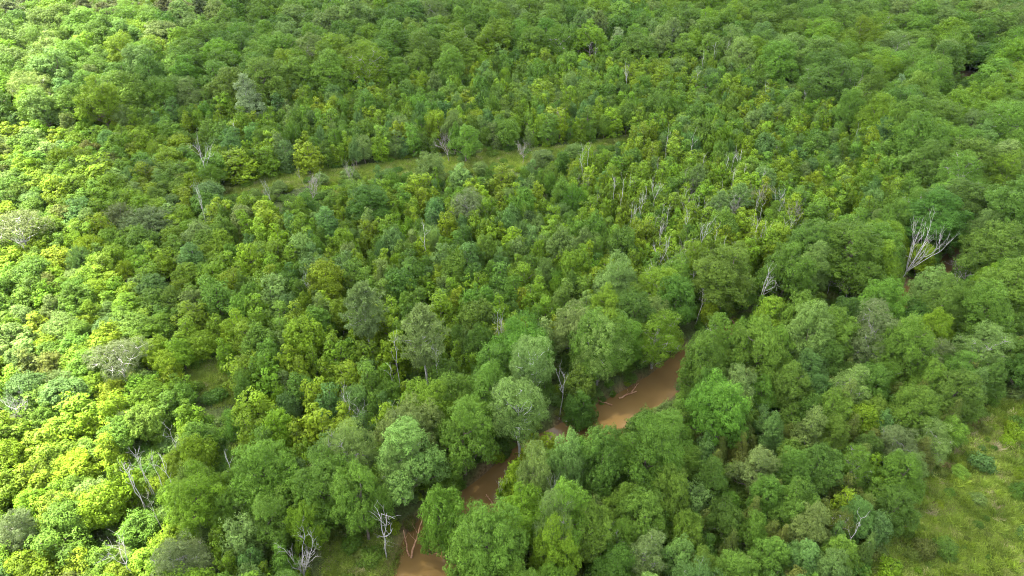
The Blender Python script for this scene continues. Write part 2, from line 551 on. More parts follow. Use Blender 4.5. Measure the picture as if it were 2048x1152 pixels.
# ------------------------------------------------------------------ terrain and water
def spaced(lo, hi, step, far):
    core = list(np.arange(lo, hi + .01, step))
    a, s = [], step
    while (core[-1] if not a else a[-1]) < far:
        s *= 1.5; a.append((core[-1] if not a else a[-1]) + s)
    b, s = [], step
    while (core[0] if not b else b[-1]) > -far:
        s *= 1.5; b.append((core[0] if not b else b[-1]) - s)
    return np.array(b[::-1] + core + a)
gx = spaced(-120, 190, 1.15, 4500)
gy = spaced(24, 260, 1.15, 5500)
X, Y = np.meshgrid(gx, gy)
xf, yf = X.ravel(), Y.ravel()
near = (abs(xf) < 400) & (yf > -100) & (yf < 400)
cd = np.full(xf.shape, 1e3)
cd[near] = creek_dist(xf[near], yf[near])
bank = np.clip((cd + .6) / 2.6, 0, 1)
bank = bank * bank * (3 - 2 * bank)
def ground_noise(x, y):
    return .35 * fbm(x, y, 22, 1) + .12 * fbm(x, y, 5, 2)
zf = np.where(near, ground_noise(xf, yf), 0) * np.clip(bank, .15, 1) + (bank - 1) * 2.4
V = np.stack([xf, yf, zf], 1)
nx, ny = len(gx), len(gy)
I = np.arange(nx * ny).reshape(ny, nx)
F = np.stack([I[:-1, :-1], I[:-1, 1:], I[1:, 1:], I[1:, :-1]], -1).reshape(-1, 4)
me = mesh_quads('ground', V, F, ground_material(), smooth=True)
soil = np.clip(.8 - (cd - .1) / 1.3 + .45 * fbm(xf, yf, 4, 5), 0, 1) * .9
pxs, pys, deps = proj(xf, yf, zf)
turf = np.zeros(len(xf))
for i in np.where(near & (deps > 10) & (pxs > -200) & (pxs < 2300) & (pys > -100) & (pys < 1350))[0]:
    if turf_at(pxs[i], pys[i]):
        turf[i] = 1
bare = [((1895, 930), 1.3), ((1975, 880), 1.8), ((1955, 850), 1.4), ((1880, 1010), 1.0), ((715, 1135), .8), ((1938, 148), 9.0)]
for (bx, by), br in bare:
    w = at(bx, by)
    d = np.hypot(xf - w[0], yf - w[1]) + 1.2 * fbm(xf, yf, 3, 9)
    soil = np.maximum(soil, np.clip(1.15 - d / br, 0, .8))
for nm, arr in (('soil', soil), ('turf', turf)):
    a = me.attributes.new(nm, 'FLOAT', 'POINT'); a.data.foreach_set('value', arr.astype(np.float32))
g = bpy.data.objects.new('ground', me); COL.objects.link(g); g['kind'] = 'structure'

def gz(x, y):
    c = float(creek_dist(x, y)[0])
    b = min(max((c + .6) / 2.6, 0), 1); b = b * b * (3 - 2 * b)
    return float(ground_noise(x, y)) * max(b, .15) + (b - 1) * 2.4

tg = unit(np.gradient(CREEK, axis=0)); nrm = np.stack([-tg[:, 1], tg[:, 0]], 1)
WV, WF = [], []
for i in range(len(CREEK)):
    for k in range(5):
        o = (k / 2 - 1) * (HALF[i] + .9)
        WV.append((CREEK[i, 0] + nrm[i, 0] * o, CREEK[i, 1] + nrm[i, 1] * o, WATER_Z))
for i in range(len(CREEK) - 1):
    for k in range(4):
        a = i * 5 + k
        WF.append((a + 5, a + 6, a + 1, a))
w = bpy.data.objects.new('creek_water', mesh_quads('creek_water', WV, WF, water_material(), smooth=True))
COL.objects.link(w); w['kind'] = 'structure'

# ------------------------------------------------------------------ prototypes
PROTO = {}          # kind -> list of (R, H, crown mesh, trunk mesh)
def proto(kind, R, H, pair):
    PROTO.setdefault(kind, []).append((R, H) + tuple(pair))
for s in range(8):
    proto('dome', 5.0, 12.5, crown_and_trunk('dome', 5.0, 12.5 , 100 + s, clump=.44, leaf=.185, nper=44))
for s in range(3):
    proto('ash', 5.0, 12.5, crown_and_trunk('dome', 5.0, 12.5, 130 + s, clump=.42, leaf=.15, nper=34, bark=M_ASHBARK, twigs=4, dens=.95))
for s in range(8):
    proto('young', 2.1, 6.6, crown_and_trunk('ovate', 2.1, 6.6, 200 + s, clump=.40, leaf=.20, nper=38, dens=.9))
for s in range(5):
    proto('round', 2.4, 6.0, crown_and_trunk('dome', 2.4, 6.0, 230 + s, clump=.40, leaf=.20, nper=38, dens=.9, lowcut=-.8))
for s in range(5):
    proto('bold', 2.3, 7.0, crown_and_trunk('ovate', 2.3, 7.0, 250 + s, clump=.42, leaf=.27, nper=30, dens=.8, cvar=.14))
for s in range(2):
    proto('high', 4.0, 14.0, crown_and_trunk('high', 4.0, 14.0, 150 + s, clump=.42, leaf=.16, nper=36, bark=M_WHITEBARK, twigs=2, trunk_r=.24))
for s in range(2):
    proto('poplar', 3.0, 11.0, crown_and_trunk('column', 3.0, 11.0, 270 + s, clump=.40, leaf=.22, nper=34, cvar=.14, bark=M_PALEBARK))
for s in range(3):
    proto('cedar', 1.7, 5.5, crown_and_trunk('cone', 1.7, 5.5, 300 + s, clump=.30, leaf=.13, nper=46, aspect=.45, mat=M_NEEDLE, flat=1.1))
for s in range(2):
    proto('spread', 4.5, 7.5, crown_and_trunk('spread', 4.5, 7.5, 320 + s, clump=.45, leaf=.16, nper=34, bark=M_PALEBARK, twigs=4))
for s in range(2):
    proto('willow', 4.0, 6.5, willow(4.0, 6.5, 340 + s))
for s in range(3):
    proto('pine', 3.4, 13.0, pine(3.4, 13.0, 360 + s))
for s in range(4):
    proto('shrub', 1.5, 1.9, crown_and_trunk('bush', 1.5, 1.9, 400 + s, clump=.28, leaf=.16, nper=30, lowcut=-.9))
PDEAD = {}
for s in range(8):
    PDEAD.setdefault('slender', []).append((9.0,) + dead(9.0, 500 + s, fork=.55, nlimb=4 + s % 3, limb=.16, level=1, spread=.55, tr=.07, kids=2, lean=.03))
for s in range(5):
    PDEAD.setdefault('forked', []).append((9.0,) + dead(9.0, 520 + s, fork=.5, nlimb=3 + s % 2, limb=.40, level=2, spread=.30, tr=.085, kids=3, up=.35))
for s in range(3):
    PDEAD.setdefault('spreading', []).append((10.0,) + dead(10.0, 540 + s, fork=.26, nlimb=6, limb=.52, level=3, spread=.52, tr=.16, kids=3, up=.42))
for s in range(3):
    PDEAD.setdefault('twiggy', []).append((8.0,) + dead(8.0, 560 + s, fork=.30, nlimb=7, limb=.42, level=3, spread=.55, tr=.08, kids=3, mat=M_TWIG, up=.40))

HUES = {'mid-green': (.093, .170, .019), 'dark green': (.072, .140, .019), 'yellow-green': (.134, .205, .011), 'pale green': (.120, .188, .042),
        'blue-green': (.084, .158, .036), 'grey-green': (.118, .158, .054), 'olive': (.098, .126, .022), 'lime green': (.113, .194, .013),
        'brown-grey': (.078, .088, .046), 'silvery': (.190, .268, .110)}
def tint_of(h, r):
    c = np.array(HUES[h])
    return tuple(float(v) for v in (c * (1 + r.normal(0, .09)) * (1 + r.normal(0, .045, 3))).clip(.008, .4))

# ------------------------------------------------------------------ layout: read off the photograph
# (kind, px, py of crown centre, crown width in px, height in m, colour)
HAND = []
def H_(kind, hue, h, *spots):
    for s in spots:
        HAND.append((kind, s[0], s[1], s[2], s[3] if len(s) > 3 else h, hue))
H_('dome', 'mid-green', 12.5, (926, 868, 145), (1050, 690, 135), (1203, 690, 145), (723, 1000, 120), (886, 1022, 120), (976, 1088, 165), (1442, 818, 140),
   (1516, 704, 135), (1462, 712, 105, 9), (1425, 690, 100, 12), (1700, 515, 180), (1449, 557, 150), (1576, 544, 120), (2000, 500, 140), (2016, 585, 135), (1806, 690, 125), (1966, 624, 130),
   (1290, 925, 150), (533, 955, 160, 10.5), (533, 1050, 115, 9), (1408, 735, 110), (1336, 985, 100, 9), (1183, 1068, 105, 10), (1123, 1040, 130),
   (600, 150, 85), (520, 150, 80), (760, 120, 90), (830, 85, 80), (1050, 62, 70), (870, 72, 80), (366, 135, 85), (930, 282, 65, 9), (1870, 250, 100), (1780, 205, 70),
   (1990, 160, 90), (1700, 225, 70), (1740, 120, 75), (1640, 105, 70), (1860, 160, 75), (1690, 55, 75), (1800, 60, 70), (1930, 60, 80), (1520, 55, 80), (2030, 230, 85), (1560, 320 - 200, 70),
   (1283, 1040, 110, 9), (1575, 770, 100, 9), (1750, 700, 90, 8), (1860, 760, 90, 8))
H_('dome', 'pale green', 12.5, (1236, 561, 110), (1066, 958, 96), (1133, 935, 85), (1618, 676, 105), (816, 925, 165), (1960, 455, 95), (2010, 330, 110), (110, 100, 70), (860, 335, 58, 9), (905, 255, 48, 9))
H_('dome', 'dark green', 12.0, (1163, 800, 75, 8), (1619, 500, 120), (1870, 440, 130), (1900, 414, 150), (1203, 935, 110), (1883, 610, 105), (1640, 940, 105, 8), (740, 410, 100, 9), (960, 690, 80, 9), (1960, 110, 80, 9))
H_('dome', 'lime green', 11.0, (400, 1000, 150, 9.5), (1866, 660, 90, 9), (617, 1050, 85, 8), (1110, 1090, 120), (1215, 620, 90, 10))
H_('ash', 'grey-green', 12.0, (366, 1118, 125, 8), (1290, 1108, 100, 9), (1745, 668, 140), (1800, 890, 100, 7), (935, 415, 75, 9), (1860, 710, 90, 8), (30, 1060, 90, 7))
H_('ash', 'pale green', 12.0, (800, 935, 110), (1110, 1060, 100), (1870, 872, 85, 7), (1966, 700, 120, 9), (1200, 700, 110), (2020, 40, 70))
H_('bold', 'yellow-green', 7.5, (480, 325, 85), (280, 283, 50), (540, 290, 45), (615, 312, 56), (180, 345, 90), (110, 380, 62), (930, 205, 66), (1085, 186, 66), (1010, 215, 42),
   (1280, 152, 46), (1225, 240, 48), (1100, 236, 56), (830, 376, 70), (1000, 362, 58), (205, 455, 48), (95, 468, 62), (535, 440, 70, 9), (500, 520, 62, 8.5), (340, 748, 44, 4),
   (490, 735, 90), (480, 655, 62), (595, 640, 74), (580, 725, 62), (830, 440, 42), (1000, 622, 50), (1088, 880, 92, 7), (1745, 940, 62, 6), (700, 760, 80), (640, 860, 90, 8),
   (520, 820, 90), (90, 890, 100, 5.5), (60, 960, 90, 5.5), (250, 960, 70), (780, 840, 80), (640, 790, 70), (700, 880, 70), (1690, 1010, 60, 6))
H_('bold', 'lime green', 7.5, (1300, 450, 60), (1230, 480, 56), (1350, 410, 60), (1270, 380, 60), (1400, 480, 60), (1180, 420, 56), (1230, 340, 60), (1420, 420, 56), (1310, 560, 60), (1480, 350, 60))
H_('high', 'pale green', 14.5, (1038, 790, 116), (1060, 725, 90, 13))
H_('poplar', 'silvery', 13.0, (497, 198, 66, 15), (1235, 85, 38, 11), (1795, 185, 34, 11))
H_('poplar', 'pale green', 9.0, (1620, 862, 68), (1690, 806, 40), (1950, 775, 45), (1670, 1075, 38, 6.5), (1735, 1095, 28, 6), (185, 165, 62, 12), (75, 130, 50, 11), (920, 362, 58))
H_('poplar', 'blue-green', 9.0, (655, 450, 62), (385, 520, 62, 7), (130, 190, 60, 11))
H_('spread', 'grey-green', 8.0, (35, 452, 120), (233, 715, 120, 7))
H_('willow', 'grey-green', 6.5, (240, 432, 80), (292, 445, 115), (120, 770, 80, 5), (250, 845, 60, 4.5))
H_('willow', 'blue-green', 6.0, (160, 520, 56), (1120, 430, 76), (1040, 470, 60), (700, 480, 60), (1000, 540, 56))
H_('pine', 'grey-green', 14.0, (728, 620, 92, 14), (846, 668, 104, 15.5), (1178, 45, 62), (1345, 66, 46), (1480, 395, 56, 9.5), (1440, 410, 46, 9.5), (1395, 355, 40, 9), (1160, 52, 40), (1198, 50, 40), (1885, 30, 40))
H_('pine', 'brown-grey', 13.0, (20, 30, 75), (170, 22, 60), (210, 30, 60), (330, 18, 55), (365, 24, 60), (400, 20, 50), (60, 8, 60), (250, 5, 60))
H_('dome', 'blue-green', 9.0, (1715, 1038, 80, 6.5), (1955, 105, 70), (1620, 740, 80, 8), (1540, 860, 70, 7))
H_('cedar', 'olive', 6.0, (1505, 1030, 46), (1640, 1035, 46), (1590, 995, 46), (1720, 925, 50), (1840, 790, 50), (1700, 868, 46), (1430, 935, 42), (1810, 730, 44), (1480, 900, 42), (1770, 1000, 40, 3.5), (1560, 1085, 42), (1460, 1095, 44), (1905, 830, 40))
H_('shrub', 'silvery', 2.6, (345, 712, 40))
H_('round', 'pale green', 3.2, (700, 348, 36), (640, 360, 32), (560, 372, 30), (780, 350, 28), (1085, 316, 44, 4), (1150, 302, 40, 4), (960, 335, 30))
H_('spread', 'olive', 5.0, (1680, 1045, 60))

# dead trees: (style, base px, base py, top py, variant, spread factor)
DEADS = [('spreading', 1798, 566, 445, 0, .85), ('forked', 1494, 652, 540, 0, 1.0), ('forked', 1392, 646, 572, 1, .8), ('forked', 1420, 700, 650, 2, 1.3), ('slender', 1652, 592, 550, 0, 1.2),
         ('spreading', 1692, 600, 556, 1, 1.4), ('spreading', 1930, 566, 512, 2, 1.3), ('forked', 1906, 578, 545, 3, 1.2), ('forked', 1118, 828, 728, 4, .9), ('forked', 773, 1112, 1020, 0, 1.1),
         ('spreading', 612, 1168, 1090, 0, .9), ('slender', 278, 996, 925, 1, .9), ('slender', 276, 985, 920, 1, 1), ('slender', 296, 962, 903, 2, 1), ('slender', 292, 958, 906, 6, .8),
         ('slender', 330, 986, 915, 5, .8), ('slender', 344, 990, 908, 3, 1), ('slender', 315, 1038, 995, 4, .9), ('slender', 468, 962, 893, 0, .9), ('slender', 354, 902, 858, 4, 1.2),
         ('spreading', 45, 858, 795, 1, 1.0), ('forked', 255, 1130, 1080, 2, 1), ('twiggy', 898, 322, 262, 0, 1.1), ('twiggy', 1046, 326, 278, 1, 1.1), ('forked', 413, 345, 270, 3, 1.0),
         ('slender', 474, 285, 252, 5, 1.1), ('forked', 540, 410, 355, 4, .8), ('forked', 410, 440, 360, 0, .5), ('forked', 1252, 178, 128, 1, .8), ('slender', 1190, 124, 88, 6, 1), ('slender', 1180, 118, 84, 7, 1),
         ('forked', 820, 158, 122, 2, 1), ('slender', 933, 112, 52, 0, 1), ('forked', 1020, 50, 22, 3, 1), ('forked', 620, 590, 552, 0, 1), ('forked', 578, 700, 690, 1, 1.2), ('forked', 1000, 690, 628, 2, .8),
         ('forked', 1010, 694, 645, 3, .8), ('slender', 796, 755, 660, 1, 1), ('slender', 875, 765, 700, 2, 1), ('slender', 780, 765, 725, 3, 1), ('slender', 853, 515, 455, 4, 1.2), ('forked', 1000, 1010, 955, 4, .6),
         ('forked', 700, 830, 780, 0, .9), ('forked', 725, 835, 800, 1, .9), ('forked', 795, 870, 815, 2, .7), ('twiggy', 1120, 250, 222, 2, 1), ('forked', 1705, 240 - 35, 150, 3, 1), ('forked', 1680, 178, 128, 4, .9),
         ('slender', 1632, 92, 52, 5, 1.2), ('slender', 1645, 88, 60, 6, 1.2), ('slender', 1425, 140, 82, 7, 1), ('slender', 1402, 148, 100, 0, 1), ('slender', 1450, 128, 80, 1, 1), ('slender', 1390, 182, 140, 2, 1),
         ('slender', 1455, 200, 172, 3, 1), ('slender', 1525, 210, 172, 4, 1), ('forked', 1500, 162, 130, 0, .9), ('slender', 1605, 220, 190, 5, 1), ('slender', 1710, 278, 250, 6, 1), ('slender', 1552, 318, 285, 7, 1),
         ('forked', 1478, 335, 300, 1, .9), ('forked', 1888, 60, 38, 2, 1.2), ('twiggy', 620, 380, 340, 0, 1), ('twiggy', 700, 345, 318, 1, .8), ('spreading', 1112, 1040, 985, 0, .7), ('forked', 1150, 1075, 1045, 3, 1.2),
         ('slender', 1700, 1085, 1035, 4, 1), ('forked', 1340, 660, 640, 0, 1), ('twiggy', 140, 232, 205, 2, 1.0), ('forked', 50, 500, 460, 1, .9), ('forked', 1560, 690 + 10, 660, 3, 1)]
_r = np.random.default_rng(5)
GROVE = [(1150, 300), (1260, 290), (1400, 320), (1480, 360), (1590, 430), (1600, 520), (1420, 540), (1330, 560), (1280, 500), (1150, 380)]
while len(DEADS) < 128:
    x, y = _r.uniform(1140, 1610), _r.uniform(290, 600)
    if in_poly(x, y, GROVE):
        DEADS.append((['slender', 'slender', 'slender', 'slender', 'slender', 'forked', 'twiggy'][_r.integers(0, 7)], x, y, y - _r.uniform(30, 62), int(_r.integers(0, 8)), .85))
for x, y in [(1560, 494), (1572, 488), (1500, 480), (1505, 492), (1440, 520), (1425, 505), (1370, 470), (1330, 520), (1290, 590), (1300, 580), (1345, 600), (1362, 560), (1380, 590), (1280, 440)]:
    DEADS.append(('slender', x, y, y - 50, int(_r.integers(0, 8)), .9))

TREES = []     # dict(kind, x, y, R, H, hue)
GRID = {}
def put(kind, x, y, R, H, hue):
    t = dict(kind=kind, x=float(x), y=float(y), R=float(R), H=float(H), hue=hue)
    TREES.append(t)
    GRID.setdefault((int(x // 8), int(y // 8)), []).append(t)
    return t
def crowded(x, y, R, k):
    i, j = int(x // 8), int(y // 8)
    for a in (-1, 0, 1):
        for b in (-1, 0, 1):
            for t in GRID.get((i + a, j + b), ()):
                if math.hypot(t['x'] - x, t['y'] - y) < k * (R + t['R']):
                    return True
    return False
CFRAC = {'dome': .45, 'high': .30, 'ash': .45, 'young': .45, 'round': .45, 'bold': .45, 'poplar': .48, 'cedar': .5, 'spread': .22, 'willow': .45, 'pine': .34, 'shrub': .4}
def mid_z(kind, H):
    return H * (1 - CFRAC[kind])
for kind, px, py, wpx, h, hue in HAND:
    zc = mid_z(kind, h)
    p = at(px, py, zc)
    dep = proj(*p)[2]
    put(kind, p[0], p[1], wpx / 2 * dep / FPX * (.92 if kind in ('dome', 'ash') and py > 500 else 1), h, hue)

SHOW_SNAGS = [(bx + q * (bx - 1024) * (by - ty) / 1900., by + (ty - by) * q) for st, bx, by, ty, v, sp in DEADS[:25] for q in (.35, .7, 1.0)]
SW = np.array(SHOW_WATER + SHOW_SNAGS, float); SG = np.array(SHOW_GRASS, float)
def hides(x, y, R, H):
    """would this crown stand before the open water or the open grass?"""
    for z, f in ((H * .8, .7), (H * .5, .95), (H * .25, .8)):
        px, py, dep = proj(x, y, z)
        r = R * f * FPX / dep
        if (((SW[:, 0] - px) / r) ** 2 + ((SW[:, 1] - py) / r) ** 2 < 1).any(): return True
        if (((SG[:, 0] - px) / r) ** 2 + ((SG[:, 1] - py) / r) ** 2 < .6).any(): return True
    return False

def pick(r, table):
    v = r.random() * sum(w for _, w in table)
    for k, w in table:
        v -= w
        if v <= 0: return k
    return table[-1][0]

lay = np.random.default_rng(23)
N = 90000
cx = lay.uniform(-265, 265, N); cyy = lay.uniform(30, 385, N)
ok = abs(cx) < 30 + cyy * .86
cx, cyy = cx[ok], cyy[ok]
cdist = creek_dist(cx, cyy)
hue_n = fbm(cx, cyy, 18, 31); hue_m = fbm(cx, cyy, 7, 32)
qx, qy, qd = proj(cx, cyy, np.full(len(cx), 4.0))
gpx, gpy, _ = proj(cx, cyy, np.zeros(len(cx)))
def zone(i):
    px, py = qx[i], qy[i]
    if turf_at(gpx[i], gpy[i]): return 'meadow' if in_poly(gpx[i], gpy[i], MEADOW) else 'grass'
    if in_poly(px, py, FAR): return 'big'
    if cdist[i] < 9: return 'bank'
    # south-east of the creek
    j = np.argmin(np.hypot(CREEK[:, 0] - cx[i], CREEK[:, 1] - cyy[i]))
    side = tg[j, 0] * (cyy[i] - CREEK[j, 1]) - tg[j, 1] * (cx[i] - CREEK[j, 0])
    if side < 0: return 'mixed'
    if px < 430 and py > 250: return 'low'
    return 'young'
zones = [zone(i) for i in range(len(cx))]
SHRUB_SPOTS = []
# pass 1: large crowns; pass 2: the rest
for stage in (1, 2):
    for i in range(len(cx)):
        zn, x, y = zones[i], cx[i], cyy[i]
        hn, hm = hue_n[i], hue_m[i]
        if zn == 'grass' or cdist[i] < .5: continue
        if stage == 1:
            if zn == 'big':
                R = lay.uniform(4.2, 7.0); H = R * 1.2 + lay.uniform(4.5, 8.0); k = .64; kind = pick(lay, [('dome', 8), ('ash', 1.0)])
                hue = pick(lay, [('mid-green', 4 + 2 * hn), ('pale green', 1.6), ('dark green', 1.5), ('lime green', 1.6 - hn)])
            elif zn == 'bank':
                R = lay.uniform(2.6, 4.2); H = R * 1.4 + lay.uniform(4, 6.5); k = .55; kind = pick(lay, [('dome', 6), ('ash', 1.3)])
                hue = pick(lay, [('mid-green', 4), ('pale green', 1), ('dark green', 1.6), ('lime green', 1.2)])
            elif zn == 'mixed' and lay.random() < .4:
                R = lay.uniform(1.9, 3.1); H = R * 1.4 + lay.uniform(3, 5); k = .58; kind = pick(lay, [('dome', 6), ('ash', 1.5)])
                hue = pick(lay, [('mid-green', 4), ('pale green', 1), ('dark green', 2.2), ('blue-green', .8)])
            else:
                continue
            if crowded(x, y, R, k): continue
            if hides(x, y, R, H): continue
            put(kind, x, y, R, H, hue)
        else:
            if zn == 'meadow':
                if lay.random() < .035 and not in_poly(gpx[i] - 60, gpy[i] - 30, MEADOW):
                    R = lay.uniform(.7, 1.3)
                    if not crowded(x, y, R, .9): put(pick(lay, [('young', 2), ('round', 2), ('cedar', 1)]), x, y, R, R * lay.uniform(1.5, 2.4), pick(lay, [('mid-green', 2), ('pale green', 1), ('olive', 1), ('yellow-green', .6)]))
                    continue
                if lay.random() < .45:
                    R = .35 + 1.3 * lay.random() ** 2
                    if not crowded(x, y, R, .95 + .5 * hn): put('shrub', x, y, R, R * lay.uniform(1.1, 1.7), pick(lay, [('mid-green', 2), ('yellow-green', 1.2), ('dark green', 1), ('blue-green', 1.2), ('olive', 1)]))
                continue
            if zn == 'low':
                R = lay.uniform(1.7, 3.1); H = R * 1.1 + lay.uniform(1.6, 3.4); kind = pick(lay, [('round', 6), ('bold', 2.2), ('young', 2), ('willow', .35), ('poplar', .25)])
                hue = pick(lay, [('mid-green', 2.6), ('lime green', 2.4), ('yellow-green', 1.5 + 1.0 * max(hn, -.6)), ('pale green', .8 - .4 * hn), ('blue-green', .35), ('olive', .3)])
            elif zn == 'mixed':
                R = lay.uniform(1.3, 2.4); H = R * 1.3 + lay.uniform(1.8, 3.6); kind = pick(lay, [('round', 4), ('young', 4), ('cedar', 2.0), ('bold', .8), ('poplar', .25)])
                hue = 'olive' if kind == 'cedar' else pick(lay, [('mid-green', 4), ('dark green', 2), ('pale green', 1), ('yellow-green', .7), ('blue-green', .9), ('olive', .8)])
            elif zn in ('big', 'bank'):
                R = lay.uniform(1.4, 2.4); H = R * 1.4 + lay.uniform(2, 4); kind = pick(lay, [('young', 3), ('round', 3)])
                hue = pick(lay, [('mid-green', 3), ('dark green', 2), ('pale green', .7), ('yellow-green', .6)])
            else:
                R = 1.35 + 1.7 * lay.random() ** 1.5; H = R * 1.6 + lay.uniform(2.6, 4.8)
                in_grove = in_poly(qx[i], qy[i], GROVE)
                kind = 'bold' if (hm > .35 or in_grove and lay.random() < .7) else pick(lay, [('young', 5), ('round', 3.5), ('bold', 1), ('willow', .18), ('poplar', .2)])
                if kind == 'bold':
                    hue = pick(lay, [('yellow-green', 1.6), ('lime green', 2)])
                else:
                    hue = pick(lay, [('mid-green', 3.4), ('lime green', 1.2), ('pale green', 1.1 - .8 * hn), ('blue-green', 1.0 - .9 * hn), ('dark green', .8), ('yellow-green', .35 + .5 * max(hn, 0))])
            if crowded(x, y, R, .78 if zn == 'big' else .53): continue
            if hides(x, y, R, H): continue
            put(kind, x, y, R, H, hue)
print('trees', len(TREES))

# ------------------------------------------------------------------ scatter (stuff): points that carry crowns and trunks
def collect(name, meshes):
    c = bpy.data.collections.new(name)
    for k, m in enumerate(meshes):
        o = bpy.data.objects.new('%s_%03d' % (name, k), m)
        c.objects.link(o)
    return c

def scatter(name, pts, rot, scl, idx, tint, cols, label=None, category=None, kind='stuff'):
    me = bpy.data.meshes.new(name)
    n = len(pts)
    me.vertices.add(n)
    me.vertices.foreach_set('co', np.asarray(pts, np.float32).ravel())
    for nm, ty, f, arr in (('rot', 'FLOAT_VECTOR', 'vector', rot), ('scl', 'FLOAT_VECTOR', 'vector', scl), ('idx', 'INT', 'value', idx)):
        a = me.attributes.new(nm, ty, 'POINT')
        a.data.foreach_set(f, np.asarray(arr, np.int32 if ty == 'INT' else np.float32).ravel())
    a = me.attributes.new('tint', 'FLOAT_COLOR', 'POINT')
    a.data.foreach_set('color', np.concatenate([np.asarray(tint, np.float32), np.ones((n, 1), np.float32)], 1).ravel())
    o = bpy.data.objects.new(name, me); COL.objects.link(o)
    ng = bpy.data.node_groups.new(name + '_scatter', 'GeometryNodeTree')
    ng.interface.new_socket('Geometry', in_out='INPUT', socket_type='NodeSocketGeometry')
    ng.interface.new_socket('Geometry', in_out='OUTPUT', socket_type='NodeSocketGeometry')
    N_, L_ = ng.nodes, ng.links
    gi = N_.new('NodeGroupInput'); go = N_.new('NodeGroupOutput'); jn = N_.new('GeometryNodeJoinGeometry')
    def attr(nm, ty):
        x = N_.new('GeometryNodeInputNamedAttribute'); x.data_type = ty; x.inputs['Name'].default_value = nm
        return x.outputs['Attribute']
    for c in cols:
        ci = N_.new('GeometryNodeCollectionInfo')
        ci.inputs['Collection'].default_value = c
        ci.inputs['Separate Children'].default_value = True
        ci.inputs['Reset Children'].default_value = True
        ip = N_.new('GeometryNodeInstanceOnPoints')
        ip.inputs['Pick Instance'].default_value = True
        L_.new(gi.outputs[0], ip.inputs['Points']); L_.new(ci.outputs[0], ip.inputs['Instance'])
        L_.new(attr('idx', 'INT'), ip.inputs['Instance Index'])
        L_.new(attr('rot', 'FLOAT_VECTOR'), ip.inputs['Rotation'])
        L_.new(attr('scl', 'FLOAT_VECTOR'), ip.inputs['Scale'])
        L_.new(ip.outputs[0], jn.inputs[0])
    L_.new(jn.outputs[0], go.inputs[0])
    md = o.modifiers.new('scatter', 'NODES'); md.node_group = ng
    o['kind'] = kind
    if label: o['label'] = label
    if category: o['category'] = category
    return o

# flatten the prototypes so that a point can pick one by index
FLAT, CROWNS, TRUNKS = {}, [], []
for k, lst in PROTO.items():
    for j, (R0, H0, cm, tm) in enumerate(lst):
        FLAT[(k, j)] = len(CROWNS)
        CROWNS.append(cm); TRUNKS.append(tm)
C_CROWN = collect('crown_shape', CROWNS)
C_TRUNK = collect('trunk_shape', TRUNKS)

# which trees are individuals: the ones that show largest
BIGK = ('dome', 'ash', 'high')
fam = {'dome': 'broadleaf_tree', 'high': 'broadleaf_tree', 'ash': 'broadleaf_tree', 'young': 'young_tree', 'round': 'young_tree', 'bold': 'young_tree', 'poplar': 'poplar_tree', 'cedar': 'cedar_tree',
       'spread': 'spreading_tree', 'willow': 'willow_tree', 'pine': 'pine_tree', 'shrub': 'shrub'}
ins = np.random.default_rng(3)
for n_, t in enumerate(TREES):
    t['z'] = gz(t['x'], t['y'])
    zc = mid_z(t['kind'], t['H'])
    t['px'], t['py'], t['dep'] = proj(t['x'], t['y'], t['z'] + zc)
    t['rpx'] = t['R'] * FPX / t['dep']
    t['var'] = int(ins.integers(0, len(PROTO[t['kind']])))
    t['rz'] = float(ins.uniform(0, 6.283))
    t['tint'] = tint_of(t['hue'], ins)
    if t['kind'] == 'pine': t['tint'] = tuple(v * k for v, k in zip(t['tint'], (1.22, 1.32, 1.1)))
    t['seen'] = -.5 * t['rpx'] < t['px'] < 2048 + .5 * t['rpx'] and -.3 * t['rpx'] < t['py'] < 1152 + .3 * t['rpx']
    t['hand'] = n_ < len(HAND)
LIMIT = {'broadleaf_tree': 300, 'young_tree': 300, 'shrub': 150, 'cedar_tree': 120, 'poplar_tree': 60, 'willow_tree': 60, 'pine_tree': 40, 'spreading_tree': 20}
SOLO = []
for f, lim in LIMIT.items():
    c = sorted([t for t in TREES if fam[t['kind']] == f and t['seen']], key=lambda t: -(t['rpx'] + (1e4 if t['hand'] else 0)))
    SOLO += c[:lim]
solo_ids = {id(t) for t in SOLO}
REST = [t for t in TREES if id(t) not in solo_ids]

def scl_of(t):
    R0, H0 = PROTO[t['kind']][t['var']][:2]
    return (t['R'] / R0, t['R'] / R0, t['H'] / H0)
for nm, test, lab, cat in (('distant_woodland', lambda t: t['kind'] in BIGK, 'unbroken canopy of distant round-crowned broadleaf trees filling the back', 'woodland'),
                           ('young_thicket', lambda t: t['kind'] not in BIGK, 'dense thicket of countless small young trees across the middle distance', 'thicket')):
    S = [t for t in REST if test(t)]
    scatter(nm, [(t['x'], t['y'], t['z']) for t in S], [(0, 0, t['rz']) for t in S], [scl_of(t) for t in S],
            [FLAT[(t['kind'], t['var'])] for t in S], [t['tint'] for t in S], (C_CROWN, C_TRUNK), lab, cat)
print('solo', len(SOLO), 'rest', len(REST))

